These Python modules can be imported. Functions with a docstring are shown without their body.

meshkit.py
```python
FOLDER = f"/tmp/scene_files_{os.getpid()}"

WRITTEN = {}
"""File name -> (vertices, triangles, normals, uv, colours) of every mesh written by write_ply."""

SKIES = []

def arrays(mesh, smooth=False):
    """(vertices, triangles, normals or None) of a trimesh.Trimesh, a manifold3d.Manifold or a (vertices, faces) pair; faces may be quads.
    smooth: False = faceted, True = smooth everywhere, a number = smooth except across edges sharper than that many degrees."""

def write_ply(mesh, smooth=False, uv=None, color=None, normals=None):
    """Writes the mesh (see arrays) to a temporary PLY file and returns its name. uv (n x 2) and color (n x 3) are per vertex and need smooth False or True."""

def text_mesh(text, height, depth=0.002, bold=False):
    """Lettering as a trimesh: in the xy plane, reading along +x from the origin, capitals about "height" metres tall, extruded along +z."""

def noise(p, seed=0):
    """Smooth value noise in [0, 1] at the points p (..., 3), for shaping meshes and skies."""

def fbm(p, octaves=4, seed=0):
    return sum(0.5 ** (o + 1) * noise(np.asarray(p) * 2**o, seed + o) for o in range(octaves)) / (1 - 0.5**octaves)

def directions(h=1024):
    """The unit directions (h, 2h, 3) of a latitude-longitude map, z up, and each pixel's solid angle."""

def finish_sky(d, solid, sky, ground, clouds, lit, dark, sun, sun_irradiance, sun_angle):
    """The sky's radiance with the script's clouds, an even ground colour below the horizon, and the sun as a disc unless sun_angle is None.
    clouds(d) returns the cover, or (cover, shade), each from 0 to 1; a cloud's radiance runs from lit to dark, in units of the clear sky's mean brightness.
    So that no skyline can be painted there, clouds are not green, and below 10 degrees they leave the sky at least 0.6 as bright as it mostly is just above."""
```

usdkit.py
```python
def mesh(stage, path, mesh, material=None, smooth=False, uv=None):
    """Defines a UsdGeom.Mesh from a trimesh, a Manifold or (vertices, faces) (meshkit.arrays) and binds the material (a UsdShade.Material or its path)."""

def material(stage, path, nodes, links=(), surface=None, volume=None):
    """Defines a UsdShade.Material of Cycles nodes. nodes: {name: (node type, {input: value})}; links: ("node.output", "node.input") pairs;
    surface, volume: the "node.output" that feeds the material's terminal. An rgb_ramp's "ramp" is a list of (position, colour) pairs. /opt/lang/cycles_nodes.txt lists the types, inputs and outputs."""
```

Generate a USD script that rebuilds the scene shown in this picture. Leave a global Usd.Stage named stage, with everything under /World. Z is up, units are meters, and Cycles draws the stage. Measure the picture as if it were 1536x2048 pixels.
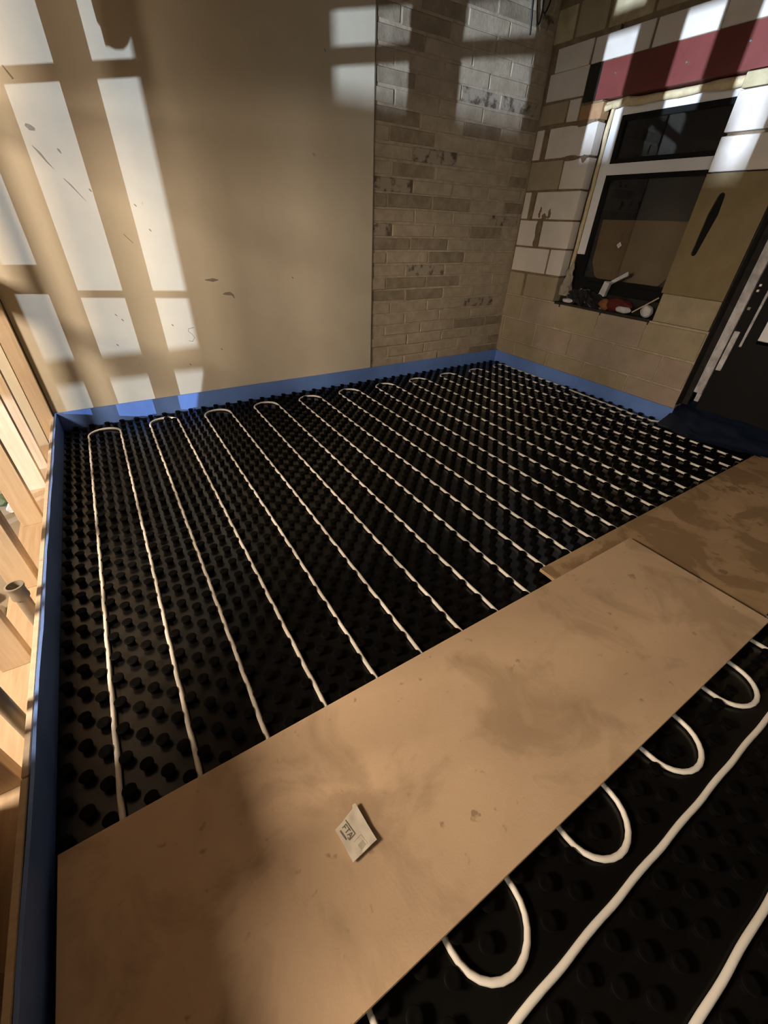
import math, random
import numpy as np, trimesh, usdkit, meshkit
import manifold3d as m3
from shapely.geometry import Polygon
from scipy.spatial.transform import Rotation
from pxr import Usd, UsdGeom, UsdLux, UsdShade, Gf, Sdf

stage = Usd.Stage.CreateInMemory()
UsdGeom.SetStageUpAxis(stage, UsdGeom.Tokens.z)
UsdGeom.SetStageMetersPerUnit(stage, 1.0)
UsdGeom.Xform.Define(stage, '/World')
UsdGeom.Scope.Define(stage, '/World/Looks')
rng = random.Random(7)
nrng = np.random.default_rng(7)

# ------------------------------------------------------------------ camera, lights, exposure
EXPOSURE = 3.8
CAM = np.array([0.5144, -3.6199, 1.3427])
AXES = np.array([[0.84837747, -0.52823659, 0.03495387],
                 [-0.28478305, -0.51104258, -0.81100807],
                 [0.44626705, 0.67808671, -0.58398984]])        # right, down, forward
LAMP = (-4.0, -3.5, 1.075)
LAMP_POWER = 36500.0
LAMP_YAW = -46.0
LAMP_COLOR = (0.66, 0.80, 1.0)
FLOOD = (-2.0, -2.45, 2.1)
FLOOD_SIZE = (0.8, 0.7)
FLOOD_POWER = 10.4
FLOOD_COLOR = (1.0, 0.80, 0.60)
NIGHT = (0.00002, 0.000025, 0.00004)

cam = UsdGeom.Camera.Define(stage, '/World/camera')
r_, d_, f_ = AXES
cam.AddTransformOp().Set(Gf.Matrix4d(*r_, 0, *(-d_), 0, *(-f_), 0, *CAM, 1))
cam.CreateHorizontalApertureAttr(36.0)
cam.CreateVerticalApertureAttr(48.0)
cam.CreateFocalLengthAttr(809.16 * 36 / 1536)
cam.CreateClippingRangeAttr(Gf.Vec2f(0.02, 200))
cam.CreateExposureAttr(EXPOSURE)

sky = UsdLux.DomeLight.Define(stage, '/World/night_sky')
sky.CreateIntensityAttr(1.0)
sky.CreateColorAttr(Gf.Vec3f(*NIGHT))

# ------------------------------------------------------------------ helpers
used = {}


def path_for(name, parent):
    base = (parent.GetPath() if parent else Sdf.Path('/World'))
    k = used.get((base, name), -1) + 1
    used[(base, name)] = k
    return base.AppendChild(name if k == 0 else f'{name}_{k:03d}')


def thing(name, label, cat, loc=(0, 0, 0), rotz=0.0, group=None, kind=None):
    x = UsdGeom.Xform.Define(stage, path_for(name, None))
    x.AddTranslateOp().Set(Gf.Vec3d(*map(float, loc)))
    x.AddRotateZOp().Set(float(rotz))
    p = x.GetPrim()
    tag(p, label, cat, group, kind)
    return p


def tag(p, label=None, cat=None, group=None, kind=None):
    for k, v in (('label', label), ('category', cat), ('group', group), ('kind', kind)):
        if v:
            p.SetCustomDataByKey(k, v)
    return p


def obj(name, mesh, m, parent=None, smooth=False, label=None, kind=None):
    p = usdkit.mesh(stage, str(path_for(name, parent)), mesh, m, smooth=smooth).GetPrim()
    return tag(p, label, None, None, kind)


_c = np.array([[x, y, z] for x in (-1, 1) for y in (-1, 1) for z in (-1, 1)], float)
_tv = []
for c in _c:
    for k in range(3):
        _tv.append((c, k))
_hull = trimesh.convex.convex_hull(np.array([c * (1 - 0.2 * (np.arange(3) != k)) for c, k in _tv]))
_map = [int(np.argmin(((np.array([c * (1 - 0.2 * (np.arange(3) != k)) for c, k in _tv]) - v) ** 2).sum(1))) for v in _hull.vertices]
_hf = np.array(_hull.faces)


def cbox(x0, x1, y0, y1, z0, z1, b=0.003, jit=0.0):
    """A box with chamfered edges (44 triangles); jit moves its corners."""
    h = np.array([x1 - x0, y1 - y0, z1 - z0]) / 2
    m = np.array([x1 + x0, y1 + y0, z1 + z0]) / 2
    b = min(b, *(abs(h) * 0.9))
    vs = []
    js = {}
    for i in _map:
        c, k = _tv[i]
        key = tuple(c)
        if key not in js:
            js[key] = nrng.uniform(-jit, jit, 3)
        ins = np.where(np.arange(3) == k, 0.0, b)
        vs.append(m + c * (h - ins) + js[key])
    return trimesh.Trimesh(np.array(vs), _hf, process=False)


def box(x0, x1, y0, y1, z0, z1):
    m = trimesh.creation.box((x1 - x0, y1 - y0, z1 - z0))
    m.apply_translation(((x0 + x1) / 2, (y0 + y1) / 2, (z0 + z1) / 2))
    return m


def cat(*ms):
    return trimesh.util.concatenate([m for m in ms])


def tube(pts, r, n=10, caps=True):
    pts = np.asarray(pts, float)
    t = np.gradient(pts, axis=0)
    t /= np.linalg.norm(t, axis=1, keepdims=True) + 1e-12
    up = np.array([0, 0, 1.0])
    if np.abs(t @ up).max() > 0.95:
        up = np.array([0.31, 0.95, 0.05])
    a = np.cross(t, up)
    a /= np.linalg.norm(a, axis=1, keepdims=True) + 1e-12
    b = np.cross(a, t)
    th = np.arange(n) / n * 2 * np.pi
    rr = np.broadcast_to(np.asarray(r, float), len(pts))
    v = (pts[:, None] + rr[:, None, None] * (np.cos(th)[None, :, None] * a[:, None] + np.sin(th)[None, :, None] * b[:, None])).reshape(-1, 3)
    f = []
    for i in range(len(pts) - 1):
        for k in range(n):
            p, q = i * n + k, i * n + (k + 1) % n
            f += [(p, q, q + n), (p, q + n, p + n)]
    v = list(v)
    if caps:
        for e, off in ((0, 0), (-1, (len(pts) - 1) * n)):
            v.append(pts[e])
            for k in range(n):
                p, q = off + k, off + (k + 1) % n
                f.append((len(v) - 1, q, p) if e == 0 else (len(v) - 1, p, q))
    m = trimesh.Trimesh(np.array(v), np.array(f), process=False)
    m.fix_normals()
    return m


def lathe(profile, n=16):
    """profile: (radius, height) pairs, revolved about z."""
    pr = np.asarray(profile, float)
    th = np.arange(n) / n * 2 * np.pi
    v, f = [], []
    for r, z in pr:
        v += [(r * math.cos(a), r * math.sin(a), z) for a in th]
    for i in range(len(pr) - 1):
        for k in range(n):
            p, q = i * n + k, i * n + (k + 1) % n
            f += [(p, q, q + n), (p, q + n, p + n)]
    return trimesh.Trimesh(np.array(v), np.array(f), process=False)


def moved(m, loc=(0, 0, 0), rot=None, scale=None):
    m = m.copy()
    if scale is not None:
        m.apply_scale(scale)
    if rot is not None:
        T = np.eye(4)
        T[:3, :3] = Rotation.from_euler('xyz', rot, degrees=True).as_matrix()
        m.apply_transform(T)
    m.apply_translation(loc)
    return m


def grid_sheet(nx, ny, fn, thick=0.004):
    """A sheet of fn(u, v) -> point, thickened along -normal (u, v from 0 to 1)."""
    u, v = np.meshgrid(np.linspace(0, 1, nx), np.linspace(0, 1, ny), indexing='ij')
    P = fn(u, v)
    du, dv = np.gradient(P, axis=0), np.gradient(P, axis=1)
    N = np.cross(du, dv)
    N /= np.linalg.norm(N, axis=-1, keepdims=True) + 1e-12
    Q = P - N * thick
    V = np.concatenate([P.reshape(-1, 3), Q.reshape(-1, 3)])
    idx = np.arange(nx * ny).reshape(nx, ny)
    o = nx * ny
    F = []
    for i in range(nx - 1):
        for j in range(ny - 1):
            a, b, c, d = idx[i, j], idx[i + 1, j], idx[i + 1, j + 1], idx[i, j + 1]
            F += [(a, b, c), (a, c, d), (a + o, c + o, b + o), (a + o, d + o, c + o)]
    ring = list(idx[:, 0]) + list(idx[-1, 1:]) + list(idx[-2::-1, -1]) + list(idx[0, -2:0:-1])
    for a, b in zip(ring, ring[1:] + ring[:1]):
        F += [(a, a + o, b + o), (a, b + o, b)]
    return trimesh.Trimesh(V, np.array(F), process=False)


def chunk(rx, ry, rz, seed, sub=2, rough=0.35):
    m = trimesh.creation.icosphere(subdivisions=sub)
    n = meshkit.fbm(m.vertices * 1.7 + seed * 3.1, 3, seed)
    m.vertices = m.vertices * (1 - rough / 2 + rough * n)[:, None] * (rx, ry, rz)
    return m


# ------------------------------------------------------------------ materials
def look(name, c1, c2=None, scale=6.0, rough=0.7, bump=0.0, bscale=60.0, spec=0.4, stretch=(1, 1, 1), spots=None, spot_scale=20.0, spot_at=0.62, detail=4.0, lo=0.35, hi=0.65, spots2=None, spot2_scale=5.0, spot2_at=0.55, spot2_soft=0.12, **extra):
    c2 = c2 or c1
    nodes = {'g': ('geometry', {}), 'mp': ('mapping', {'scale': stretch}),
             'n': ('noise_texture', {'scale': scale, 'detail': detail, 'roughness': 0.6}),
             'r': ('rgb_ramp', {'ramp': [(0.0, c1), (lo, c1), (hi, c2), (1.0, c2)]}),
             'p': ('principled_bsdf', {'roughness': rough, 'specular_ior_level': spec, **extra})}
    links = [('g.position', 'mp.vector'), ('mp.vector', 'n.vector'), ('n.fac', 'r.fac')]
    col = 'r.color'
    if spots:
        nodes['sn'] = ('noise_texture', {'scale': spot_scale, 'detail': 3.0, 'roughness': 0.55})
        nodes['sr'] = ('rgb_ramp', {'ramp': [(0.0, (0, 0, 0)), (spot_at, (0, 0, 0)), (min(spot_at + 0.07, 1), (1, 1, 1)), (1.0, (1, 1, 1))]})
        nodes['sb'] = ('rgb_to_bw', {})
        nodes['sm'] = ('mix', {'mix_type': 'mix', 'color2': spots})
        links += [('mp.vector', 'sn.vector'), ('sn.fac', 'sr.fac'), ('sr.color', 'sb.color'), ('sb.val', 'sm.fac'), (col, 'sm.color1')]
        col = 'sm.color'
    if spots2:
        nodes['tn'] = ('noise_texture', {'scale': spot2_scale, 'detail': 5.0, 'roughness': 0.6, 'distortion': 0.6})
        nodes['tr'] = ('rgb_ramp', {'ramp': [(0.0, (0, 0, 0)), (spot2_at, (0, 0, 0)), (min(spot2_at + spot2_soft, 1), (1, 1, 1)), (1.0, (1, 1, 1))]})
        nodes['tb'] = ('rgb_to_bw', {})
        nodes['tm'] = ('mix', {'mix_type': 'mix', 'color2': spots2})
        links += [('mp.vector', 'tn.vector'), ('tn.fac', 'tr.fac'), ('tr.color', 'tb.color'), ('tb.val', 'tm.fac'), (col, 'tm.color1')]
        col = 'tm.color'
    links.append((col, 'p.base_color'))
    if bump:
        nodes['bn'] = ('noise_texture', {'scale': bscale, 'detail': 3.0})
        nodes['b'] = ('bump', {'strength': 0.6, 'distance': bump})
        links += [('g.position', 'bn.vector'), ('bn.fac', 'b.height'), ('b.normal', 'p.normal')]
    return usdkit.material(stage, f'/World/Looks/{name}', nodes, links, 'p.BSDF')


M = {}
M['plaster'] = look('plaster', (0.66, 0.60, 0.47), (0.60, 0.53, 0.41), scale=1.6, rough=0.75, bump=0.0006, bscale=30, spots=(0.22, 0.19, 0.15), spot_scale=9.0, spot_at=0.735)
M['plaster_edge'] = look('plaster_edge', (0.20, 0.16, 0.11), rough=0.9)
M['brick_a'] = look('brick_a', (0.46, 0.39, 0.29), (0.36, 0.295, 0.21), scale=9, rough=0.9, bump=0.004, bscale=45)
M['brick_b'] = look('brick_b', (0.34, 0.28, 0.20), (0.23, 0.185, 0.13), scale=11, rough=0.9, bump=0.004, bscale=45)
M['brick_c'] = look('brick_c', (0.36, 0.31, 0.24), (0.12, 0.085, 0.06), scale=14, rough=0.9, bump=0.004, bscale=45, lo=0.5, hi=0.62)
M['orange_brick'] = look('orange_brick', (0.42, 0.25, 0.13), (0.34, 0.19, 0.09), scale=12, rough=0.9, bump=0.004, bscale=45)
M['mortar'] = look('mortar', (0.47, 0.39, 0.29), (0.36, 0.29, 0.21), scale=14, rough=0.95, bump=0.006, bscale=40)
M['mortar_dark'] = look('mortar_dark', (0.24, 0.18, 0.11), (0.17, 0.12, 0.07), scale=14, rough=0.95, bump=0.006, bscale=40)
M['white_block'] = look('white_block', (0.72, 0.66, 0.60), (0.66, 0.60, 0.53), scale=5, rough=0.8, bump=0.0012, bscale=70)
M['grey_block'] = look('grey_block', (0.38, 0.31, 0.205), (0.31, 0.255, 0.165), scale=6, rough=0.9, bump=0.003, bscale=50)
M['tan_block'] = look('tan_block', (0.39, 0.31, 0.24), (0.33, 0.255, 0.19), scale=6, rough=0.9, bump=0.003, bscale=50)
M['yellow_block'] = look('yellow_block', (0.52, 0.45, 0.28), (0.36, 0.29, 0.17), scale=7, rough=0.9, bump=0.004, bscale=40)
M['render_coat'] = look('render_coat', (0.25, 0.19, 0.10), (0.20, 0.15, 0.075), scale=4, rough=0.9, bump=0.0015, bscale=30)
M['blue_foam'] = look('blue_foam', (0.16, 0.29, 0.70), (0.135, 0.25, 0.62), scale=5, rough=0.38, bump=0.0012, bscale=70, spec=0.5, spots=(0.36, 0.50, 0.85), spot_scale=90, spot_at=0.69)
M['black_plastic'] = look('black_plastic', (0.004, 0.0037, 0.0034), (0.006, 0.0055, 0.005), scale=3, rough=0.27, spec=0.5)
M['black_nub'] = look('black_nub', (0.003, 0.0028, 0.0026), (0.004, 0.0037, 0.0034), scale=3, rough=0.6, spec=0.05)
M['pipe_white'] = look('pipe_white', (0.80, 0.76, 0.69), (0.74, 0.70, 0.63), scale=4, rough=0.4, spec=0.4)
M['timber'] = look('timber', (0.62, 0.48, 0.33), (0.52, 0.385, 0.25), scale=5, stretch=(9, 9, 0.7), rough=0.7, bump=0.0008, bscale=60, spots=(0.33, 0.20, 0.10), spot_scale=3.0, spot_at=0.72)
M['timber_flat'] = look('timber_flat', (0.56, 0.42, 0.28), (0.46, 0.33, 0.21), scale=5, stretch=(9, 0.7, 9), rough=0.7)
M['ply_edge'] = look('ply_edge', (0.74, 0.60, 0.44), (0.64, 0.50, 0.35), scale=12, stretch=(1, 4, 1), rough=0.75)
M['chipboard'] = look('chipboard', (0.58, 0.415, 0.27), (0.51, 0.36, 0.23), scale=2.6, rough=0.62, spec=0.35, bump=0.0004, bscale=160, spots=(0.34, 0.235, 0.145), spot_scale=22.0, spot_at=0.665, spots2=(0.42, 0.295, 0.185), spot2_scale=3.2, spot2_at=0.50)
M['chipboard_dirty'] = look('chipboard_dirty', (0.44, 0.30, 0.17), (0.34, 0.225, 0.12), scale=3.5, rough=0.7, bump=0.0004, bscale=160, spots=(0.24, 0.15, 0.08), spot_scale=12.0, spot_at=0.63, spots2=(0.27, 0.175, 0.09), spot2_scale=4.0, spot2_at=0.48, spot2_soft=0.06)
M['chip_core'] = look('chip_core', (0.46, 0.32, 0.17), (0.34, 0.23, 0.12), scale=120, rough=0.85)
M['red_steel'] = look('red_steel', (0.18, 0.043, 0.036), (0.15, 0.033, 0.028), scale=5, rough=0.45, spec=0.5, bump=0.0006, bscale=30)
M['upvc'] = look('upvc', (0.74, 0.74, 0.76), rough=0.3, spec=0.5)
M['upvc_dirty'] = look('upvc_dirty', (0.62, 0.61, 0.62), (0.36, 0.34, 0.34), scale=14, rough=0.45)
M['gasket'] = look('gasket', (0.008, 0.008, 0.008), rough=0.6, spec=0.12)
M['foam'] = look('foam', (0.66, 0.56, 0.36), (0.55, 0.43, 0.25), scale=20, rough=0.85, bump=0.006, bscale=40)
M['black_sheet'] = look('black_sheet', (0.012, 0.012, 0.013), rough=0.35, spec=0.5)
M['navy_sheet'] = look('navy_sheet', (0.006, 0.012, 0.028), (0.011, 0.018, 0.04), scale=4, rough=0.4, spec=0.35, bump=0.004, bscale=24)
M['black_rough'] = look('black_rough', (0.03, 0.025, 0.022), (0.015, 0.012, 0.010), scale=14, rough=0.9, bump=0.006, bscale=40)
M['white_scrap'] = look('white_scrap', (0.66, 0.65, 0.65), (0.52, 0.51, 0.52), scale=20, rough=0.6)
M['paper'] = look('paper', (0.66, 0.60, 0.50), (0.60, 0.54, 0.44), scale=25, rough=0.55)
M['ink'] = look('ink', (0.17, 0.15, 0.13), rough=0.6)
M['ink_pale'] = look('ink_pale', (0.44, 0.40, 0.33), rough=0.6)
M['red_cloth'] = look('red_cloth', (0.14, 0.015, 0.015), (0.09, 0.01, 0.01), scale=12, rough=0.85)
M['rust_brick'] = look('rust_brick', (0.30, 0.12, 0.05), (0.2, 0.08, 0.03), scale=15, rough=0.9)
M['grey_plastic'] = look('grey_plastic', (0.33, 0.29, 0.23), (0.26, 0.23, 0.18), scale=9, rough=0.5)
M['steel'] = look('steel', (0.35, 0.35, 0.36), rough=0.35, metallic=1.0)
M['galv'] = look('galv', (0.5, 0.5, 0.5), rough=0.45, metallic=1.0)
M['yellow_paint'] = look('yellow_paint', (0.6, 0.4, 0.03), rough=0.45)
M['concrete'] = look('concrete', (0.34, 0.29, 0.22), (0.27, 0.23, 0.17), scale=4, rough=0.9, bump=0.002, bscale=30)
M['dark_wood'] = look('dark_wood', (0.09, 0.055, 0.03), (0.06, 0.035, 0.018), scale=5, stretch=(0.7, 9, 9), rough=0.8)
M['osb'] = look('osb', (0.40, 0.28, 0.15), (0.30, 0.19, 0.09), scale=22, rough=0.75)
M['green_scrap'] = look('green_scrap', (0.06, 0.10, 0.04), (0.10, 0.12, 0.06), scale=20, rough=0.7)
M['cardboard'] = look('cardboard', (0.19, 0.115, 0.06), (0.15, 0.09, 0.045), scale=4, rough=0.85)
M['glass'] = usdkit.material(stage, '/World/Looks/glass', {'f': ('fresnel', {'IOR': 1.5}), 't': ('transparent_bsdf', {'color': (0.9, 0.92, 0.91)}), 'gl': ('glossy_bsdf', {'roughness': 0.01, 'color': (1, 1, 1)}), 'm': ('mix_closure', {})},
                            [('f.fac', 'm.fac'), ('t.BSDF', 'm.closure1'), ('gl.BSDF', 'm.closure2')], 'm.closure')

W = 4.4155          # right wall plane
ZC = 2.86           # underside of the joists

# ------------------------------------------------------------------ the setting
# floor slab under everything
tag(obj('floor', box(-6.2, 4.7, -6.0, 0.3, -0.30, -0.145), M['concrete'], kind='structure'), 'grey concrete floor slab beneath the timber partition and black panels', 'floor')

# back wall: brick and mortar on the right, continues behind the smooth board
wb = obj('wall_back', box(-6.2, W + 0.3, 0.0, 0.25, -0.15, 3.0), M['mortar'], kind='structure')
tag(wb, 'back wall of greyish brown brick laid in pale mortar', 'wall')
kk = 0
for row in range(28):
    z0 = 0.006 + row * 0.1025
    x = 2.38 + (0.225 if row % 2 else 0.0) + rng.uniform(-0.02, 0.02)
    while x < W - 0.02:
        L = 0.44 + rng.uniform(-0.03, 0.02)
        a, b = max(x, 2.648), min(x + L, W - 0.004)
        if b - a > 0.05:
            m = rng.choices(('brick_a', 'brick_b', 'brick_c'), (6, 2.4, 0.7))[0]
            t = rng.uniform(-0.003, 0.004)
            obj('brick', cbox(a, b, -0.006 + t, 0.03, z0 + rng.uniform(-.004, .004), z0 + 0.086 + rng.uniform(-.004, .004), 0.004, 0.002), M[m], wb)
        x += L + 0.014

# smooth board on the left half of the back wall
pb = thing('plaster_board', 'smooth cream plastered board covering the left half of the back wall', 'wall board')
obj('panel', cbox(-0.005, 2.646, -0.016, 0.0, 0.0, 2.9, 0.002), M['plaster'], pb)
M['scuff'] = look('scuff', (0.25, 0.22, 0.17), (0.32, 0.28, 0.22), scale=40, rough=0.8)
def scuff(pts, w):
    p = np.array([(x, -0.0162, z) for x, z in pts])
    w = np.asarray(w, float)
    obj('scuff_mark', moved(tube(np.c_[p[:, 0], p[:, 1] * 0, p[:, 2]], w, 8), scale=(1, 0.0009 / w.max(), 1), loc=(0, -0.0162, 0)), M['scuff'], pb)
scuff([(0.437, 1.615), (0.46, 1.585), (0.48, 1.55), (0.504, 1.518)], (0.001, 0.006, 0.004, 0.001))
scuff([(0.536, 1.478), (0.56, 1.45), (0.614, 1.376)], (0.002, 0.004, 0.001))
scuff([(0.44, 1.70), (0.455, 1.69), (0.478, 1.683)], (0.006, 0.014, 0.006))
scuff([(0.553, 1.612), (0.558, 1.604), (0.565, 1.59)], (0.002, 0.006, 0.002))
scuff([(0.766, 1.213), (0.807, 1.165)], (0.002, 0.002))
scuff([(0.431, 1.92), (0.458, 1.874)], (0.003, 0.005))
scuff([(1.215, 0.941), (1.24, 0.940), (1.27, 0.939), (1.31, 0.939)], (0.003, 0.006, 0.012, 0.003))
scuff([(1.325, 0.843), (1.345, 0.846), (1.38, 0.845), (1.40, 0.833), (1.408, 0.81)], (0.002, 0.009, 0.012, 0.008, 0.002))
scuff([(1.067, 0.626), (1.025, 0.620), (1.02, 0.600), (1.042, 0.581), (1.055, 0.555), (1.035, 0.528), (1.008, 0.535)], [0.002] * 7)
for x, z in ((0.653, 1.431), (0.878, 1.368), (0.929, 1.238), (0.921, 0.654), (0.579, 0.744), (0.609, 0.71), (0.529, 0.55), (1.897, 0.941), (2.258, 2.25), (1.24, 0.45), (0.98, 0.36)):
    scuff([(x - 0.006, z + 0.006), (x, z), (x + 0.006, z - 0.008)], (0.002, 0.0045, 0.002))
obj('edge_strip', box(2.646, 2.654, -0.014, 0.0, 0.0, 2.9), M['plaster_edge'], pb)
obj('left_room_board', cbox(-6.1, -0.11, -0.012, 0.0, -0.14, 2.9, 0.002), M['plaster'], wb)

# right wall: blocks on a mortar core with openings
def strip(y0, y1, z0, z1, x0=W + 0.006, x1=W + 0.1):
    return box(x0, x1, min(y0, y1), max(y0, y1), z0, z1)

core = cat(strip(0.05, -0.635, -0.15, 3.0), strip(-0.66, -1.66, -0.15, 0.735), strip(-1.66, -2.13, -0.15, 3.0, W + 0.07), strip(-0.66, -1.66, 2.2, 3.0), strip(-2.13, -3.15, 2.18, 3.0), strip(-2.13, -3.15, -0.15, 0.0), strip(-3.15, -6.0, -0.15, 3.0))
wr = obj('wall_right', core, M['mortar_dark'], kind='structure')
tag(wr, 'side wall of white blocks and brown blocks around the window and doorway', 'wall')
wl_mortar = obj('lower_mortar', strip(0.0, -2.125, 0.0, 0.735, W + 0.003, W + 0.05), M['mortar'], wr)

def blk(y0, y1, z0, z1, m, d=0.10):
    t = rng.uniform(-0.002, 0.003)
    obj('block', cbox(W - 0.004 + t, W + d, min(y0, y1), max(y0, y1), z0, z1, 0.004, 0.0025), M[m], wr)

g = 0.006
# lower courses, unpainted
for i, (z0, z1) in enumerate(((0.055, 0.27), (0.283, 0.495), (0.508, 0.722))):
    js = [0.0] + ([-0.27, -0.735, -1.19, -1.65] if i % 2 == 0 else [-0.055, -0.51, -0.965, -1.42, -1.877]) + [-2.125]
    for a, b in zip(js, js[1:]):
        blk(a - g, b + g, z0, z1, 'tan_block' if (i == 1 and a < -0.4) else rng.choice(('grey_block', 'grey_block', 'tan_block')), 0.06)
for a, b in ((0.0, -0.22), (-0.235, -0.65), (-1.672, -2.125)):
    blk(a - g, b + g, 0.737, 0.944, 'grey_block')
# white blocks left of the window, with brown ones toothed in at the corner
rows = [
    (0.958, 1.170, [(-0.012, -0.455, 'white_block'), (-0.475, -0.652, 'white_block')]),
    (1.184, 1.395, [(-0.012, -0.235, 'white_block'), (-0.305, -0.652, 'white_block')]),
    (1.409, 1.620, [(-0.012, -0.085, 'white_block'), (-0.16, -0.652, 'white_block')]),
    (1.634, 1.845, [(-0.012, -0.385, 'grey_block'), (-0.40, -0.652, 'white_block')]),
    (1.859, 2.068, [(-0.012, -0.095, 'white_block'), (-0.165, -0.652, 'white_block')]),
    (2.095, 2.235, [(-0.012, -0.30, 'grey_block'), (-0.315, -0.43, 'white_block')]),
    (2.085, 2.185, [(-0.448, -0.655, 'orange_brick')]),
    (2.250, 2.425, [(-0.045, -0.435, 'white_block')]),
    (2.425, 2.572, [(-0.08, -0.425, 'white_block'), (-0.445, -0.925, 'white_block'), (-0.945, -1.385, 'white_block'), (-1.405, -1.86, 'white_block'), (-1.88, -2.34, 'white_block'), (-2.36, -2.8, 'white_block'), (-2.82, -3.3, 'white_block')]),
    (2.605, 2.80, [(-0.01, -0.20, 'yellow_block'), (-0.225, -0.50, 'grey_block'), (-0.525, -0.87, 'yellow_block'), (-0.90, -1.30, 'grey_block'), (-1.32, -1.75, 'yellow_block'), (-1.77, -2.2, 'grey_block'), (-2.22, -2.7, 'yellow_block'), (-2.72, -3.2, 'grey_block')]),
]
for z0, z1, bs in rows:
    for a, b, m in bs:
        blk(a, b, z0, z1, m)
obj('beam_pocket', box(W - 0.003, W + 0.02, -0.56, -0.445, 2.2, 2.42), M['black_rough'], wr)
# mortar smeared over the white blocks
for i, (y, z, ry, rz) in enumerate(((-0.265, 1.33, 0.035, 0.09), (-0.30, 1.425, 0.05, 0.03), (-0.36, 1.45, 0.022, 0.045), (-0.245, 1.455, 0.022, 0.05), (-0.265, 1.22, 0.03, 0.05), (-0.13, 1.50, 0.022, 0.10), (-0.14, 1.95, 0.022, 0.09), (-0.45, 1.85, 0.10, 0.018), (-0.60, 1.845, 0.03, 0.03), (-0.50, 2.07, 0.12, 0.025))):
    obj('mortar_smear', moved(chunk(0.007, ry, rz, 50 + i, 3, 0.9), (W - 0.002, y, z)), M['mortar_dark'], wr, smooth=40)
# pier right of the window
for z0, z1 in ((1.70, 1.885), (1.905, 2.11)):
    blk(-1.664, -2.125, z0, z1, 'white_block')
blk(-1.664, -2.125, 2.118, 2.19, 'yellow_block')
for a, b in ((-3.155, -3.6), (-3.62, -4.1), (-4.12, -4.6), (-4.62, -5.2), (-5.22, -5.95)):
    for k in range(11):
        blk(a, b, 0.05 + k * 0.225, 0.262 + k * 0.225, 'grey_block')
# ochre coat over the pier's lower part, with a slot cut through
coat = m3.Manifold.cube((0.10, 0.457, 0.745)).translate((W - 0.006, -2.122, 0.946))
slot = m3.Manifold.batch_hull([m3.Manifold.sphere(0.020, 12).translate((W, -1.790, 1.225)), m3.Manifold.sphere(0.036, 12).translate((W, -1.812, 1.46)), m3.Manifold.sphere(0.024, 12).translate((W, -1.818, 1.562)),
                               m3.Manifold.sphere(0.020, 12).translate((W + 0.07, -1.790, 1.225)), m3.Manifold.sphere(0.036, 12).translate((W + 0.07, -1.812, 1.46)), m3.Manifold.sphere(0.024, 12).translate((W + 0.07, -1.818, 1.562))])
obj('pier_coat', coat - slot, M['render_coat'], wr)
obj('slot_back', slot ^ m3.Manifold.cube((0.06, 0.3, 0.8)).translate((W + 0.012, -1.95, 1.0)), M['gasket'], wr, label='black slot cut in the pier')
obj('reveal_lining', cat(box(W - 0.002, W + 0.115, -2.1335, -2.1265, 0.16, 2.16), box(W + 0.09, W + 0.13, -2.175, -2.12, 0.16, 2.16)), M['black_rough'], wr, label='black lining on the doorway reveal')

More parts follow.
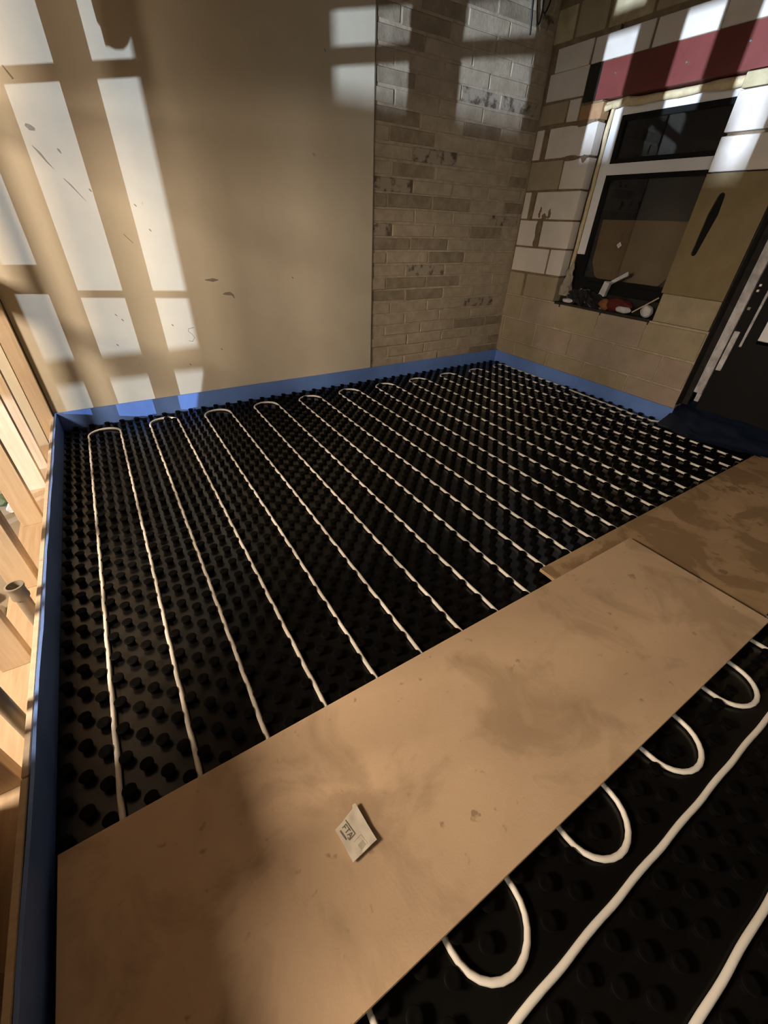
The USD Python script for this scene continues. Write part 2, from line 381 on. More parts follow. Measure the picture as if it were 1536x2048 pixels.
# outer leaf of the cavity wall and ground outside
ol = obj('wall_outside', cat(box(W + 0.19, W + 0.29, -6.0, -3.15, -0.3, 3.0), box(W + 0.19, W + 0.29, -2.10, -1.76, -0.3, 3.0), box(W + 0.19, W + 0.29, -0.68, 0.3, -0.3, 3.0), box(W + 0.19, W + 0.29, -1.76, -0.68, -0.3, 0.78), box(W + 0.19, W + 0.29, -3.15, -2.10, 2.2, 3.0), box(W + 0.19, W + 0.29, -1.76, -0.68, 2.2, 3.0), box(W + 0.19, W + 0.29, -3.15, -2.10, -0.3, -0.02)), M['brick_b'], kind='structure')
tag(ol, 'outer leaf of dark brown brick behind the window and doorway', 'wall')
gr = obj('ground', box(W + 0.29, 14.0, -12.0, 6.0, -0.5, -0.25), M['concrete'], kind='structure')
tag(gr, 'dark bare ground outside beyond the doorway', 'ground')

# other walls and ceiling
tag(obj('wall_front', box(-6.2, W + 0.3, -6.2, -6.0, -0.3, 3.0), M['brick_b'], kind='structure'), 'plain brick wall behind the viewer', 'wall')
tag(obj('wall_left', box(-6.4, -6.2, -6.2, 0.25, -0.3, 3.0), M['osb'], kind='structure'), 'far boarded wall of the neighbouring room', 'wall')
ce = obj('ceiling', box(-6.2, W + 0.3, -6.0, 0.25, 3.06, 3.1), M['dark_wood'], kind='structure')
tag(ce, 'dark timber ceiling deck over the joists', 'ceiling')
for k in range(14):
    y = -0.25 - k * 0.42
    obj('joist', cbox(-6.1, W + 0.02, y - 0.045, y, ZC, 3.06, 0.003), M['dark_wood'], ce)

# ------------------------------------------------------------------ lintel beam
lt = thing('lintel_beam', 'dark red primed steel beam above the window', 'steel beam')
obj('beam', cat(box(W - 0.004, W + 0.008, -2.75, -0.565, 2.21, 2.418), box(W - 0.004, W + 0.09, -2.75, -0.565, 2.198, 2.21)), M['red_steel'], lt)
for y, z in ((-0.70, 2.335), (-1.25, 2.30), (-1.62, 2.33)):
    obj('bolt', moved(lathe([(0, 0.006), (0.006, 0.006), (0.008, 0.003), (0.008, 0)], 8), (W - 0.004, y, z), (0, -90, 0)), M['galv'], lt)

# ------------------------------------------------------------------ window
XF = W + 0.10
wn = obj('window_1', cat(cbox(XF, XF + 0.07, -0.785, -0.705, 1.15, 2.185), cbox(XF, XF + 0.07, -1.785, -1.705, 0.86, 2.185), cbox(XF + 0.001, XF + 0.069, -1.71, -0.78, 2.10, 2.184), cbox(XF + 0.001, XF + 0.069, -1.71, -0.78, 1.725, 1.80)), M['upvc'], kind='structure')
obj('bottom_rail', cat(cbox(XF + 0.001, XF + 0.069, -1.71, -0.78, 0.861, 0.94), cbox(XF + 0.001, XF + 0.069, -0.786, -0.705, 0.861, 1.148)), M['gasket'], wn, label='soiled dark lower frame')
tag(wn, 'white framed window with black seals in a rough opening', 'window')

def ring(y0, y1, z0, z1, w, x0, x1):
    return cat(box(x0, x1, y1 - w, y1, z0, z1), box(x0, x1, y0, y0 + w, z0, z1), box(x0, x1, y0 + w, y1 - w, z1 - w, z1), box(x0, x1, y0 + w, y1 - w, z0, z0 + w))

obj('seal', ring(-1.705, -0.785, 1.80, 2.10, 0.032, XF + 0.008, XF + 0.05), M['gasket'], wn)
obj('seal', ring(-1.705, -0.785, 0.94, 1.725, 0.030, XF + 0.008, XF + 0.05), M['gasket'], wn)
obj('pane', box(XF + 0.028, XF + 0.032, -1.674, -0.816, 1.831, 2.069), M['glass'], wn)
obj('pane', box(XF + 0.028, XF + 0.032, -1.676, -0.814, 0.969, 1.696), M['glass'], wn)
cbp = Polygon([(-0.83, 1.42), (-0.84, 1.10), (-0.90, 0.99), (-1.02, 0.93), (-1.20, 0.91), (-1.38, 0.92), (-1.52, 0.97), (-1.60, 1.06), (-1.64, 1.20), (-1.65, 1.42)])
cbm = trimesh.creation.extrude_polygon(cbp, 0.012, engine='earcut')
cbm.vertices = np.c_[cbm.vertices[:, 2] + XF + 0.075, cbm.vertices[:, 0], cbm.vertices[:, 1]]
cbm.fix_normals()
tag(obj('brown_sheet', cbm, M['cardboard']), 'dull brown sheet with rounded lower corners behind the lower window pane', 'sheet')
# diamond sticker on the lower pane
stk = thing('sticker', 'small pale diamond sticker on the lower window pane', 'sticker', (XF + 0.0275, -1.089, 1.24))
obj('label_face', moved(cbox(-0.0006, 0.0006, -0.017, 0.017, -0.017, 0.017, 0.0004), (0, 0, 0), (45, 0, 0)), M['white_scrap'], stk)
obj('print_mark', moved(lathe([(0, 0.0), (0.007, 0.0)], 8), (-0.001, 0, 0), (0, -90, 0)), M['ink_pale'], stk)

# expanding foam around the frame
def foam_strip(p, q, r, seed, n=26):
    p, q = np.array(p), np.array(q)
    t = np.linspace(0, 1, n)
    pts = p + (q - p) * t[:, None]
    nz = meshkit.fbm(np.c_[t * 7 + seed, t * 0 + seed, t * 0], 3, seed)
    return tube(pts + (np.c_[t * 0, nz, nz[::-1]] - 0.5) * 0.02, r * (0.65 + 0.7 * nz), 9)

fo = thing('expanding_foam', 'cream expanding foam bead squeezed out around the window frame head', 'foam')
obj('head_bead', cat(foam_strip((W + 0.07, -0.62, 2.165), (W + 0.07, -1.70, 2.165), 0.027, 3), foam_strip((W + 0.055, -0.6, 2.14), (W + 0.055, -0.86, 2.18), 0.022, 8)), M['foam'], fo, smooth=True)
obj('side_bead', foam_strip((W + 0.10, -0.690, 0.98), (W + 0.10, -0.690, 2.16), 0.016, 5), M['foam'], fo, smooth=True)

# ------------------------------------------------------------------ door
dr = obj('door_1', cat(cbox(XF, XF + 0.07, -2.236, -2.158, 0.27, 2.18), cbox(XF + 0.012, XF + 0.06, -2.236, -2.20, 0.20, 0.275), cbox(XF, XF + 0.07, -3.14, -3.06, 0.12, 2.18), cbox(XF, XF + 0.069, -3.06, -2.236, 2.10, 2.179)), M['upvc_dirty'], kind='structure')
tag(dr, 'grubby white door frame with dark leaf at the edge of the room', 'door')
obj('frame_bead', cbox(XF - 0.002, XF + 0.05, -2.285, -2.247, 0.47, 0.76), M['upvc_dirty'], dr)
obj('leaf_stile', cat(box(XF + 0.012, XF + 0.06, -2.41, -2.242, 0.14, 2.09), box(XF + 0.012, XF + 0.06, -3.05, -2.41, 0.14, 0.70), box(XF + 0.012, XF + 0.06, -3.05, -2.41, 1.14, 1.20), box(XF + 0.012, XF + 0.06, -3.05, -2.41, 1.98, 2.09)), M['gasket'], dr)
obj('leaf_bead', cbox(XF + 0.004, XF + 0.016, -2.335, -2.318, 0.66, 1.9), M['upvc_dirty'], dr)
obj('leaf_panel', cbox(XF + 0.015, XF + 0.045, -3.05, -2.40, 0.72, 1.135, 0.006), M['upvc'], dr)
obj('pane', box(XF + 0.03, XF + 0.034, -3.05, -2.41, 1.2, 1.98), M['glass'], dr)
for z in (0.905, 1.02, 1.055):
    obj('lock_keep', cbox(XF - 0.003, XF + 0.014, -2.275, -2.255, z, z + 0.02, 0.003), M['galv'] if z > 1 else M['grey_plastic'], dr)

# navy membrane over the threshold
def dpm(u, v):
    y = -2.125 - 1.6 * u
    x = W + 0.20 - 0.40 * v
    z = 0.165 * np.clip(1 - v * 1.05, 0, 1) ** 1.3 + 0.028
    P = np.stack([x, y, z], -1)
    n = meshkit.fbm(P * np.array([9, 5, 9.0]), 4, 11)
    P[..., 2] += (n - 0.5) * 0.06
    P[..., 2] = np.maximum(P[..., 2], 0.026)
    P[..., 0] -= 0.06 * np.sin(u * 9) * v
    return P

mb = obj('membrane', grid_sheet(60, 26, dpm, 0.002), M['navy_sheet'], smooth=True)
tag(mb, 'dark navy plastic membrane crumpled over the doorway threshold', 'plastic sheet')

# ------------------------------------------------------------------ timber stud partition on the left
sp = obj('sole_plate', cbox(-0.215, -0.026, -5.9, -0.02, -0.144, -0.09, 0.003), M['timber_flat'])
tag(sp, 'timber sole plate along the floor under the partition studs', 'timber plate')
STUDS = [  # x0, x1, y, foot, label
    (-0.098, -0.010, -0.036, -0.09, 'pale timber stud fixed against the smooth board'),
    (-0.2, -0.1, -0.40, -0.09, 'pale timber stud next to the one fixed against the board'),
    (-0.2, -0.1, -0.680, -0.09, 'pale timber stud standing third from the board'),
    (-0.2, -0.1, -1.09, -0.09, 'pale timber stud standing fourth from the board'),
    (-0.2, -0.1, -1.28, 0.95, 'short timber stud standing on a noggin above the frame edge'),
    (-0.2, -0.1, -1.605, -0.09, 'pale timber stud, farther one of a doubled pair'),
    (-0.2, -0.1, -1.648, -0.09, 'pale timber stud, nearer one of a doubled pair'),
    (-0.2, -0.1, -1.90, 0.6, 'short timber stud beside the upper infill board'),
    (-0.2, -0.1, -2.115, -0.09, 'pale timber stud beside the grey waste pipe'),
    (-0.2, -0.1, -2.30, 0.6, 'short timber stud, farther one of a raised pair'),
    (-0.2, -0.1, -2.390, 0.6, 'short timber stud, nearer one of a raised pair'),
    (-0.2, -0.1, -2.565, 0.6, 'short timber stud packed against the one by the lower grey pipe'),
    (-0.2, -0.1, -2.606, -0.09, 'pale timber stud beside the plain lower grey pipe'),
    (-0.2, -0.1, -2.79, 0.6, 'short timber stud level with the far chipboard edge'),
    (-0.2, -0.1, -3.1, -0.09, 'pale timber stud level with the packet'),
    (-0.2, -0.1, -3.6, -0.09, 'pale timber stud level with the viewer'),
    (-0.2, -0.1, -4.2, -0.09, 'pale timber stud behind the viewer')]
for x0, x1, y, z0, lab in STUDS:
    s = obj('wall_stud', cbox(x0, x1, y - 0.02, y + 0.02, z0, 2.62, 0.002), M['timber'])
    tag(s, lab, 'timber stud', None)
ib = obj('infill_board', cbox(-0.16, -0.148, -2.095, -1.92, 1.25, 2.62, 0.002), M['osb'])
tag(ib, 'narrow board filling between two upper studs of the partition', 'board')
ib2 = obj('infill_board', cbox(-0.16, -0.148, -2.37, -2.32, 0.62, 2.62, 0.002), M['osb'])
tag(ib2, 'slim board filling between the raised pair of short studs', 'board')
tp = obj('top_plate', cbox(-0.2, -0.1, -5.9, -0.02, 2.62, 2.66, 0.002), M['timber_flat'])
tag(tp, 'timber top plate capping the partition studs', 'timber plate')
def nog(k, a, b, z0, z1, lab):
    n = obj('noggin', cbox(-0.195, -0.105, b + 0.021, a - 0.021, z0, z1, 0.002), M['timber_flat'])
    tag(n, lab, 'timber noggin', None)
YS = [-0.036, -0.40, -0.68, -1.09, -1.28, -1.605, -1.648, -1.90, -2.115, -2.30, -2.39, -2.565, -2.606, -2.79, -3.1]
nth = ['first', 'second', 'third', 'fourth', 'fifth', 'sixth', 'seventh', 'eighth', 'ninth', 'tenth', 'eleventh', 'twelfth', 'thirteenth', 'fourteenth']
for k, (a, b) in enumerate(zip(YS, YS[1:])):
    if a - b > 0.06:
        nog(k, a, b, 1.757, 1.799, f'upper timber noggin in the {nth[k]} gap from the board')
nog(0, -0.036, -0.40, 0.905, 1.05, 'deep lower timber noggin in the first gap from the board')
for k, (a, b) in enumerate(((-0.40, -0.68), (-0.68, -1.09), (-1.09, -1.605))):
    nog(k, a, b, 0.888, 0.922 if k < 2 else 0.949, f'lower timber noggin in the {nth[k + 1]} gap from the board')
for a, b in ((-1.648, -2.115), (-2.115, -2.606), (-2.606, -3.1)):
    nog(k, a, b, 0.56, 0.599, 'low timber noggin under the short stud by the ' + ('doubled pair' if a > -2 else 'grey waste pipe' if a > -2.3 else 'lower grey pipe'))

# plywood upstand along the floor edge
for k, (a, b) in enumerate(((-0.006, -1.78), (-1.785, -2.75), (-2.755, -4.2))):
    u = obj('plywood_upstand', cbox(-0.022, -0.005, b, a, -0.14, 0.118, 0.002), M['ply_edge'])
    tag(u, ('pale plywood upstand edging the floor at the board corner', 'pale plywood upstand beside the grey waste pipe', 'pale plywood upstand beside the near end of the chipboard')[k], 'plywood edging')

# ------------------------------------------------------------------ blue edging foam
def foam_run(pts, nrm, h, t, n=70, seed=1):
    p, q = map(np.array, pts)
    nrm = np.array(nrm, float)
    def fn(u, v):
        P = p + (q - p) * u[..., None]
        P = P + np.array([0, 0, 1.0]) * (v * h)[..., None]
        w = (meshkit.fbm(np.stack([u * 14 + seed, v * 2, u * 0], -1), 3, seed) - 0.5) * 0.006 * (v + 0.2)
        return P + nrm * (t + w)[..., None]
    return grid_sheet(n, 6, fn, t)

e1 = obj('edging_foam', foam_run(((W - 0.004, -0.018, 0), (-0.003, -0.018, 0)), (0, -1, 0), 0.135, 0.008, 90, 2), M['blue_foam'], smooth=40)
tag(e1, 'blue edging foam strip along the foot of the back wall', 'edging foam')
e2 = obj('edging_foam', foam_run(((W - 0.008, -2.14, 0), (W - 0.008, -0.027, 0)), (-1, 0, 0), 0.130, 0.008, 60, 5), M['blue_foam'], smooth=40)
tag(e2, 'blue edging foam strip below the window', 'edging foam')
e3 = obj('edging_foam', foam_run(((-0.004, -0.03, 0), (-0.004, -4.4, 0)), (1, 0, 0), 0.134, 0.009, 120, 9), M['blue_foam'], smooth=40)
tag(e3, 'dark blue edging foam strip beside the plywood upstand', 'edging foam')

# ------------------------------------------------------------------ heating pipe path
X0, S = 0.169, 0.2
px = [X0 + S * i for i in range(22)]
top = [-.157, -.138, -.153, -.164, -.185, -.18, -.19, -.197, -.2, -.215, -.195]
NEAR = -3.687

def arc(cx, cy, r, a0, a1, n=14):
    a = np.radians(np.linspace(a0, a1, n))
    return [(cx + r * math.cos(t), cy + r * math.sin(t)) for t in a]

def run(x, ya, yb, seed, n=None):
    n = n or max(3, int(abs(yb - ya) / 0.025))
    ys_ = np.linspace(ya, yb, n)
    w = (meshkit.fbm(np.c_[ys_ * 1.6, ys_ * 0 + seed * 5.3, ys_ * 0], 2, seed) - 0.5) * 0.004
    return [(x + d + 0.0009 * math.sin(y * 31.4 + seed * 3.1), y) for y, d in zip(ys_, w)]

pts = []
YL1, YL2 = -3.735, -3.935
pts += [(x, YL1 + 0.0011 * math.sin(x * 31) + 0.0008 * math.sin(x * 7)) for x in np.linspace(W - 0.06, 0.30, 130)]
pts += arc(0.269, YL1 + 0.1, 0.1, 270, 180, 8)
for i in range(11):
    a, b = px[2 * i], px[2 * i + 1]
    pts += run(a, (YL1 + 0.13 if i == 0 else NEAR + 0.13), top[i] - 0.10, 2 * i)
    r = (b - a) / 2
    if i == 10:
        b, r = 4.335, (4.335 - a) / 2
    pts += arc((a + b) / 2, top[i] - r, r, 180, 0)
    if i < 10:
        pts += run(b, top[i] - 0.10, NEAR + 0.13, 2 * i + 1)
        c = px[2 * i + 2]
        pts += [(x, y) for x, y in arc((b + c) / 2, NEAR + (c - b) / 2, (c - b) / 2, 180, 360)]
yy = np.array([-.35, -1.0, -1.6, -1.98, -2.06, -2.12, -2.18, -2.6, -3.4])
xx = np.array([4.335, 4.325, 4.292, 4.274, 4.29, 4.35, 4.375, 4.372, 4.372])
for y in np.linspace(-.35, -3.4, 62):
    pts.append((np.interp(-y, -yy, xx), y))
P2 = np.array(pts)
keep = np.r_[True, np.linalg.norm(np.diff(P2, axis=0), axis=1) > 0.004]
P2 = P2[keep]
hp = thing('heating_pipe', 'white underfloor heating pipe looping in long runs across black panels', 'pipe')
zz = 0.0105 + 0.002 * (meshkit.fbm(np.c_[P2 * 3, P2[:, 0] * 0], 2, 3))
pipe_mesh = tube(np.c_[P2, zz], 0.0082, 10)
obj('pipe_coil', pipe_mesh, M['pipe_white'], hp, smooth=True)
P3 = np.array([(x, YL2 + 0.0012 * math.sin(x * 4) + 0.0011 * math.sin(x * 29)) for x in np.linspace(W - 0.06, 0.5, 130)] + arc(0.47, YL2 - 0.1, 0.1, 90, 180, 8) + [(0.37, -4.2), (0.37, -4.4)])
hp2 = obj('return_pipe', tube(np.c_[P3, np.full(len(P3), 0.0112)], 0.0082, 10), M['pipe_white'], smooth=True)
tag(hp2, 'single greyish white pipe nearest the bottom right corner', 'pipe')

# ------------------------------------------------------------------ black castellated floor panel
fp = thing('castellated_mat', 'black plastic underfloor mat covered in rows of round nubs', 'floor mat')
obj('sheet', box(0.006, W - 0.017, -4.4, -0.028, -0.143, 0.0), M['black_plastic'], fp)
from scipy.spatial import cKDTree
dense = []
for Q in (P2, P3):
    for a, b in zip(Q, Q[1:]):
        n = max(1, int(np.linalg.norm(b - a) / 0.01))
        dense += [a + (b - a) * t for t in np.arange(n) / n]
kd = cKDTree(np.array(dense))
nub = lathe([(0.0, 0.0235), (0.010, 0.0243), (0.0165, 0.0245), (0.0192, 0.0225), (0.0190, 0.0185), (0.0155, 0.0155), (0.0145, 0.010), (0.0155, 0.0)], 14)
spots = []
for k in range(88):
    x = 0.0425 + 0.05 * k
    if not 0.028 < x < W - 0.04:
        continue
    off = 0.071 if k % 2 else 0.021
    for j in range(46):
        y = -off - 0.1 * j
        if -4.38 < y < -0.05:
            spots.append((x, y))
spots = np.array(spots)
dist = kd.query(spots)[0]
spots = spots[dist > 0.0205]
rel = np.c_[spots, np.full(len(spots), 0.02)] - CAM
cc = rel @ AXES.T
uu, vv = 768 + 809.16 * cc[:, 0] / np.maximum(cc[:, 2], 1e-6), 1024 + 809.16 * cc[:, 1] / np.maximum(cc[:, 2], 1e-6)
under = (spots[:, 1] < -2.80) & (spots[:, 1] > -3.57)
seen = (cc[:, 2] > 0) & (uu > 0) & (uu < 1536) & (vv > 0) & (vv < 2048) & ~under
order = np.argsort(np.where(seen, cc[:, 2], 99))
rest = []
for n, i in enumerate(order):
    m = moved(nub, (*spots[i], 0.0))
    if n < 300:
        obj('nub', m, M['black_nub'], fp, smooth=50)
    else:
        rest.append(m)
obj('nub_field', cat(*rest), M['black_nub'], fp, smooth=50, kind='stuff')

# ------------------------------------------------------------------ chipboard walkway sheets
def sheet(name, label, mat_top, x0, x1, y0, y1, z, th, rz, tilt=0.0):
    t = thing(name, label, 'chipboard sheet', ((x0 + x1) / 2, (y0 + y1) / 2, z), rz)
    hx, hy = (x1 - x0) / 2, (y1 - y0) / 2
    R = (0, tilt, 0)
    obj('core', moved(cbox(-hx, hx, -hy, hy, 0.0, th - 0.001, 0.0015), (0, 0, 0), R), M['chip_core'], t)
    obj('face', moved(cbox(-hx + 0.0012, hx - 0.0012, -hy + 0.0012, hy - 0.0012, th - 0.002, th, 0.0007), (0, 0, 0), R), M[mat_top], t)
    return t

sheet('chipboard_sheet', 'clean chipboard sheet laid as a walkway with a small packet on it', 'chipboard', 0.035, 2.485, -3.562, -2.945, 0.0345, 0.018, 0.15, -0.42)
sheet('chipboard_sheet', 'dirty chipboard sheet tucked under the end of the clean one', 'chipboard_dirty', 1.915, 4.33, -3.53, -2.84, 0.0235, 0.018, 0.6)

# packet
wp = thing('packet', 'small torn white paper packet with printed mark on the chipboard', 'packet', (0.681, -3.296, 0.0528), 0)
pk = np.array([(0.713, -3.239), (0.7215, -3.337), (0.649, -3.345), (0.641, -3.262), (0.664, -3.258), (0.680, -3.252), (0.700, -3.246), (0.704, -3.238)]) - (0.681, -3.296)
from shapely.geometry import Polygon
pm = trimesh.creation.extrude_polygon(Polygon(pk), 0.0022, engine='earcut')
pm = pm.subdivide_to_size(0.006)
def paper_rise(v):
    return 0.006 * meshkit.fbm(np.c_[v[:, 0] * 28, v[:, 1] * 28, v[:, 0] * 0], 2, 4) + 0.003 * np.clip((v[:, 0] + 0.04) / 0.08, 0, 1)
pm.vertices[:, 2] += paper_rise(pm.vertices)
obj('wrapper', pm, M['paper'], wp)
def printed(name, m, mat):
    m = moved(m, (-0.024, 0.030, 0), (0, 0, -78)).subdivide_to_size(0.005)
    m.vertices[:, 2] = m.vertices[:, 2] + 0.00225 + paper_rise(m.vertices)
    obj(name, m, M[mat], wp)
def bar(x0, x1, y0, y1):
    return box(x0, x1, y0, y1, -0.0004, 0.0005)
printed('printed_letters', moved(meshkit.text_mesh('FTA', 0.0125, 0.0006, bold=True), (0.001, 0.0, 0)), 'ink')
printed('printed_frame', cat(bar(-0.004, 0.035, 0.0155, 0.0180), bar(0.034, 0.0365, -0.002, 0.0175), bar(0.028, 0.0355, -0.0035, -0.0015), bar(0.004, 0.030, -0.0095, -0.0055)), 'ink')
printed('printed_patch', cat(bar(0.046, 0.047, 0.002, 0.026), bar(0.071, 0.072, 0.002, 0.026), bar(0.046, 0.072, 0.0255, 0.0265), bar(0.058, 0.070, 0.006, 0.022)), 'ink_pale')

# ------------------------------------------------------------------ grey waste pipes by the studs
gp = thing('waste_pipe', 'grey plastic waste pipe stub with a socket rising beside a stud', 'waste pipe', (-0.065, -2.0, -0.09))
obj('stub', lathe([(0.0, 0.0), (0.022, 0.0), (0.022, 0.24), (0.018, 0.24), (0.018, 0.1), (0, 0.1)], 20), M['grey_plastic'], gp, smooth=40)
obj('socket', lathe([(0.022, 0.21), (0.028, 0.215), (0.029, 0.225), (0.027, 0.23), (0.027, 0.26), (0.030, 0.265), (0.030, 0.275), (0.024, 0.276), (0.022, 0.24)], 20), M['grey_plastic'], gp, smooth=40)
gp2 = thing('waste_pipe', 'plain grey plastic pipe lower down beside the plywood upstand', 'waste pipe', (-0.06, -2.52, -0.09))
obj('stub', lathe([(0.0, 0.0), (0.02, 0.0), (0.02, 0.6), (0.016, 0.6), (0.016, 0.4), (0, 0.4)], 20), M['grey_plastic'], gp2, smooth=40)

# rubble scraps seen between the studs
sc = [('white plastic scrap on the floor between the first studs', 'white_scrap', (-0.27, -0.80, -0.12), (0.035, 0.05, 0.025)), ('crumpled white plastic scrap by the fourth stud', 'white_scrap', (-0.30, -1.22, -0.12), (0.03, 0.045, 0.04)), ('green scrap on the floor beyond the first studs', 'green_scrap', (-0.33, -0.68, -0.12), (0.05, 0.06, 0.03)),
      ('white scrap beside the grey waste pipe', 'white_scrap', (-0.265, -1.75, -0.11), (0.03, 0.05, 0.04)), ('dark green scrap near the grey waste pipe', 'green_scrap', (-0.33, -1.62, -0.12), (0.05, 0.05, 0.03)), ('small white chip lying on the sole plate by the third stud', 'white_scrap', (-0.07, -0.95, -0.083), (0.012, 0.02, 0.008)), ('small white chip on the sole plate by the fourth stud', 'white_scrap', (-0.07, -1.33, -0.083), (0.014, 0.02, 0.008)), ('grey green rubble scrap behind the plywood corner', 'green_scrap', (-0.06, -0.45, -0.07), (0.025, 0.04, 0.022))]
for i, (lab, m, loc, r) in enumerate(sc):
    tag(obj('scrap', moved(chunk(*r, 20 + i, 2, 0.7), loc), M[m]), lab, 'scrap')

# ------------------------------------------------------------------ debris on the window ledge
ld = obj('window_ledge', cat(box(W + 0.0, W + 0.19, -1.655, -0.665, 0.70, 0.742), box(W + 0.10, W + 0.19, -1.7, -0.665, 0.742, 0.86)), M['black_rough'])
tag(ld, 'rough dark ledge at the bottom of the window opening', 'ledge')
def crumple(cx, cy, cz, w, d, h, seed, amp=0.04):
    def fn(u, v):
        P = np.stack([cx + (u - 0.5) * d, cy + (v - 0.5) * w, cz + h * np.sin(np.pi * np.clip(u, 0, 1)) * np.sin(np.pi * v) ** 0.6], -1)
        n = np.stack([meshkit.fbm(P * 22 + s, 3, seed + s) for s in range(3)], -1) - 0.5
        P = P + n * amp
        P[..., 2] = np.maximum(P[..., 2], cz + 0.002)
        return P
    return grid_sheet(30, 30, fn, 0.002)
tag(obj('black_bag', crumple(W + 0.055, -0.95, 0.742, 0.52, 0.10, 0.15, 3, 0.11), M['black_sheet'], smooth=40), 'crumpled black plastic bag on the window ledge', 'plastic bag')
tag(obj('grey_bag', crumple(W + 0.05, -0.725, 0.80, 0.11, 0.08, 0.28, 8, 0.05), M['grey_plastic'], smooth=40), 'grey plastic wrapping standing at the corner of the window ledge', 'plastic wrap')
tag(obj('red_rag', moved(chunk(0.05, 0.14, 0.055, 5, 3, 0.6), (W + 0.05, -1.31, 0.795)), M['red_cloth'], smooth=40), 'dark red rag heaped on the window ledge', 'rag')
tag(obj('brick_lump', moved(chunk(0.04, 0.06, 0.045, 9, 2, 0.5), (W + 0.035, -1.19, 0.788)), M['rust_brick']), 'rust brown brick lump on the window ledge', 'brick lump')
for i, (y, x, z, r, lab) in enumerate(((-0.80, W + 0.02, 0.766, (0.03, 0.06, 0.02), 'flat white scrap at the dark end of the window ledge'), (-1.385, W + 0.02, 0.775, (0.03, 0.075, 0.028), 'white lump in front of the red rag'), (-1.585, W + 0.035, 0.794, (0.04, 0.05, 0.05), 'pale broken block at the end of the window ledge'))):
    tag(obj('rubble_lump', moved(chunk(*r, 31 + i, 2, 0.5), (x, y, z)), M['white_scrap']), lab, 'rubble')
tag(obj('plastic_offcut', moved(cbox(-0.02, 0.02, -0.03, 0.03, -0.11, 0.11, 0.003, 0.01), (W + 0.06, -1.12, 0.86), (16, -12, 0)), M['white_scrap']), 'pale plastic offcut leaning upright on the window ledge', 'offcut')
tag(obj('plastic_offcut', moved(cbox(-0.008, 0.008, -0.015, 0.015, -0.10, 0.10, 0.003, 0.005), (W + 0.085, -1.20, 0.99), (58, 0, 0)), M['white_scrap']), 'thin white offcut lying aslant against the window pane', 'offcut')
tag(obj('thin_stick', tube([(W + 0.0, -1.48, 0.77), (W + 0.03, -1.55, 0.83), (W + 0.06, -1.63, 0.90)], 0.006, 8), M['timber']), 'thin pale stick on the window ledge by the pier', 'stick')

# cable hanging in the top corner
cb = []
for s in range(3):
    t = np.linspace(0, 1, 24)
    cb.append(tube(np.c_[4.02 + 0.07 * s + 0.05 * np.sin(t * 3 + s), -0.06 - 0.02 * s + 0 * t, 2.86 - (0.26 - 0.06 * s) * np.sin(np.pi * t) - 0.0 * t], 0.006, 7))
tag(obj('cable', cat(*cb), M['black_sheet'], smooth=True), 'black cable loops hanging in the top corner of the room', 'cable')

# ------------------------------------------------------------------ next room: what stands between its lamp and the partition
tag(obj('tall_plank', cbox(-2.63, -2.57, -2.715, -2.555, -0.145, 2.84, 0.004), M['timber']), 'wide timber plank standing upright in the neighbouring room', 'plank')
lb = thing('leaning_sheet', 'particle board sheet standing in the neighbouring room', 'board')
sheet_shape = trimesh.creation.extrude_polygon(Polygon([(-2.716, -0.145), (-2.716, 1.298), (-2.90, 1.250), (-2.99, 1.213), (-3.06, 1.213), (-3.20, 1.235), (-3.20, -0.145)]), 0.02, engine='earcut')
sheet_shape.vertices = np.c_[sheet_shape.vertices[:, 2] - 2.61, sheet_shape.vertices[:, 0], sheet_shape.vertices[:, 1]]
sheet_shape.fix_normals()
obj('board', sheet_shape, M['osb'], lb)
tag(obj('insulation_pack', cbox(-2.585, -2.345, -3.75, -3.145, -0.145, 1.183, 0.006), M['yellow_block']), 'stack of insulation packs in the neighbouring room', 'insulation')
tag(obj('spare_door', cbox(-2.66, -2.60, -4.55, -3.24, -0.145, 2.70, 0.004), M['cardboard']), 'spare door leaf standing in the neighbouring room', 'door leaf')
hb = obj('high_board', cbox(-0.098, -0.085, -5.9, -1.16, 1.915, 2.86, 0.002), M['plaster'])
tag(hb, 'offcut of plasterboard fixed high on the partition studs', 'board')
tag(obj('low_board', cbox(-0.214, -0.202, -4.6, -2.66, -0.089, 0.59, 0.002), M['osb']), 'low particle board nailed to the partition studs near the viewer', 'board')
def flap(u, v):
    y = -0.80 - 0.42 * u
    jag = 0.10 * meshkit.fbm(np.stack([u * 9, u * 0, u * 0], -1), 3, 6)
    z = 2.86 - (1.04 - 0.12 * u + jag - 0.05) * v
    return np.stack([np.full_like(u, -0.215) + 0.02 * meshkit.fbm(np.stack([u * 4, v * 4, u * 0], -1), 2, 2), y - 0.06 * meshkit.fbm(np.stack([v * 12, v * 0, u * 0], -1), 3, 4) * (u < 0.05), z], -1)
tag(obj('torn_membrane', grid_sheet(40, 20, flap, 0.002), M['black_sheet']), 'torn breather membrane hanging from the partition top plate', 'membrane')
th_ = thing('sawhorse', 'timber sawhorse in the neighbouring room', 'sawhorse', (-2.15, -2.0, -0.145))
obj('top_beam', cbox(-0.5, 0.5, -0.022, 0.022, 0.895, 0.965, 0.003), M['timber_flat'], th_)
for sx in (-1, 1):
    for sy in (-1, 1):
        obj('leg', tube([(sx * 0.40, sy * 0.02, 0.90), (sx * 0.46, sy * 0.25, 0.0)], 0.024, 4), M['timber'], th_)
ap = thing('steel_prop', 'adjustable steel prop in the neighbouring room', 'prop', (-3.2, -2.785, -0.145))
obj('tube', lathe([(0.0, 0.0), (0.024, 0.0), (0.024, 2.95), (0, 2.95)], 16), M['steel'], ap, smooth=40)
obj('foot_plate', cbox(-0.075, 0.075, -0.075, 0.075, 0, 0.008, 0.001), M['steel'], ap)

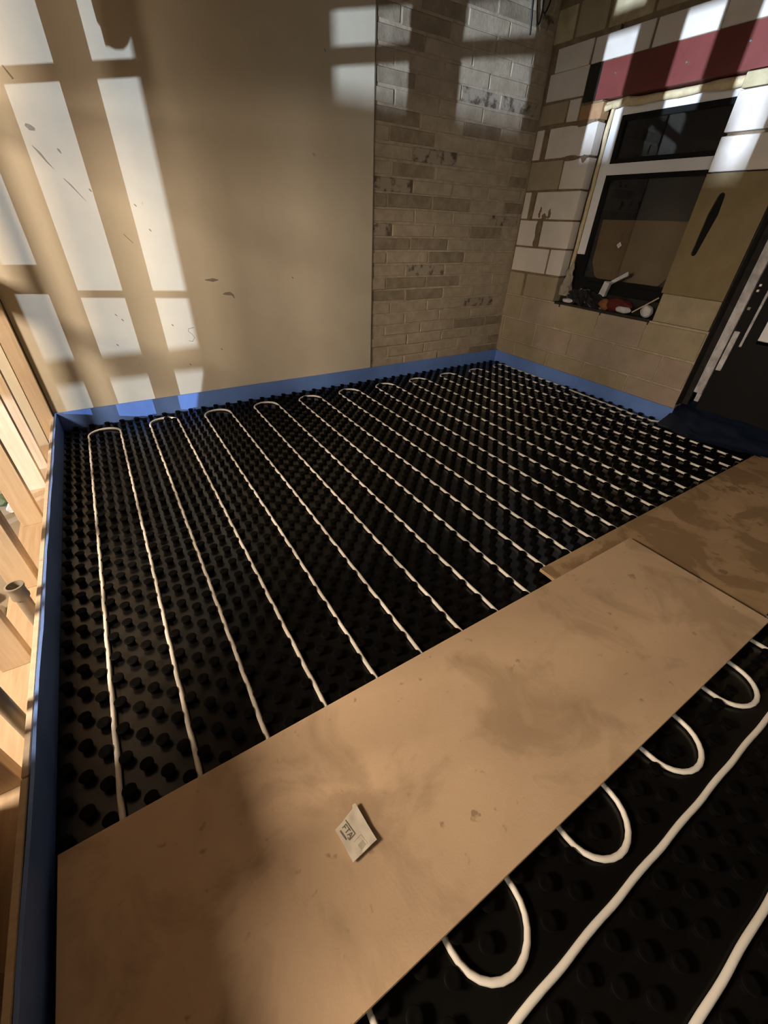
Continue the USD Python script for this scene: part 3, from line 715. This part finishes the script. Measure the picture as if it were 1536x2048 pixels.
# work lamp on its tripod
wl = thing('work_lamp', 'bright work lamp on a tripod in the neighbouring room', 'lamp', (LAMP[0], LAMP[1], -0.145))
H = LAMP[2] + 0.145
obj('pole', lathe([(0.0, 0.3), (0.012, 0.3), (0.012, H - 0.08), (0, H - 0.08)], 12), M['yellow_paint'], wl, smooth=40)
for k in range(3):
    a = math.radians(120 * k + 200)
    obj('leg', tube([(0, 0, 0.45), (0.35 * math.cos(a), 0.35 * math.sin(a), 0.0)], 0.011, 8), M['yellow_paint'], wl)
for sz in (-0.080, 0.075):
    obj('hood_plate', moved(lathe([(0.0, 0.005), (0.215, 0.005), (0.22, 0.0025), (0.215, 0.0), (0.0, 0.0)], 40), (0, 0, H + sz)), M['black_sheet'], wl)
obj('reflector', moved(cbox(-0.05, -0.004, -0.06, 0.06, -0.05, 0.05, 0.006), (0, 0, H), (0, 0, LAMP_YAW)), M['yellow_paint'], wl)
L1 = UsdLux.RectLight.Define(stage, wl.GetPath().AppendChild('light_source'))
L1.AddTranslateOp().Set(Gf.Vec3d(0, 0, H))
L1.AddRotateXYZOp().Set(Gf.Vec3f(90, 0, -90 + LAMP_YAW))
L1.CreateWidthAttr(0.045)
L1.CreateHeightAttr(0.045)
L1.CreateIntensityAttr(LAMP_POWER)
L1.CreateColorAttr(Gf.Vec3f(*LAMP_COLOR))

# warm flood lamp hanging in the next room
fl = thing('flood_lamp', 'warm flood lamp hung high in the neighbouring room', 'lamp', FLOOD)
fw, fh = FLOOD_SIZE
obj('housing', cbox(-0.10, -0.012, -fw / 2 - 0.02, fw / 2 + 0.02, -fh / 2 - 0.02, fh / 2 + 0.02, 0.008), M['yellow_paint'], fl)
obj('hanger', tube([(-0.06, 0, fh / 2), (-0.06, 0, 0.5), (-0.06, 0, ZC - FLOOD[2])], 0.008, 8), M['black_sheet'], fl)
L2 = UsdLux.RectLight.Define(stage, fl.GetPath().AppendChild('light_source'))
L2.AddRotateXYZOp().Set(Gf.Vec3f(90, 0, -90))
L2.CreateWidthAttr(fw)
L2.CreateHeightAttr(fh)
L2.CreateIntensityAttr(FLOOD_POWER)
L2.CreateColorAttr(Gf.Vec3f(*FLOOD_COLOR))
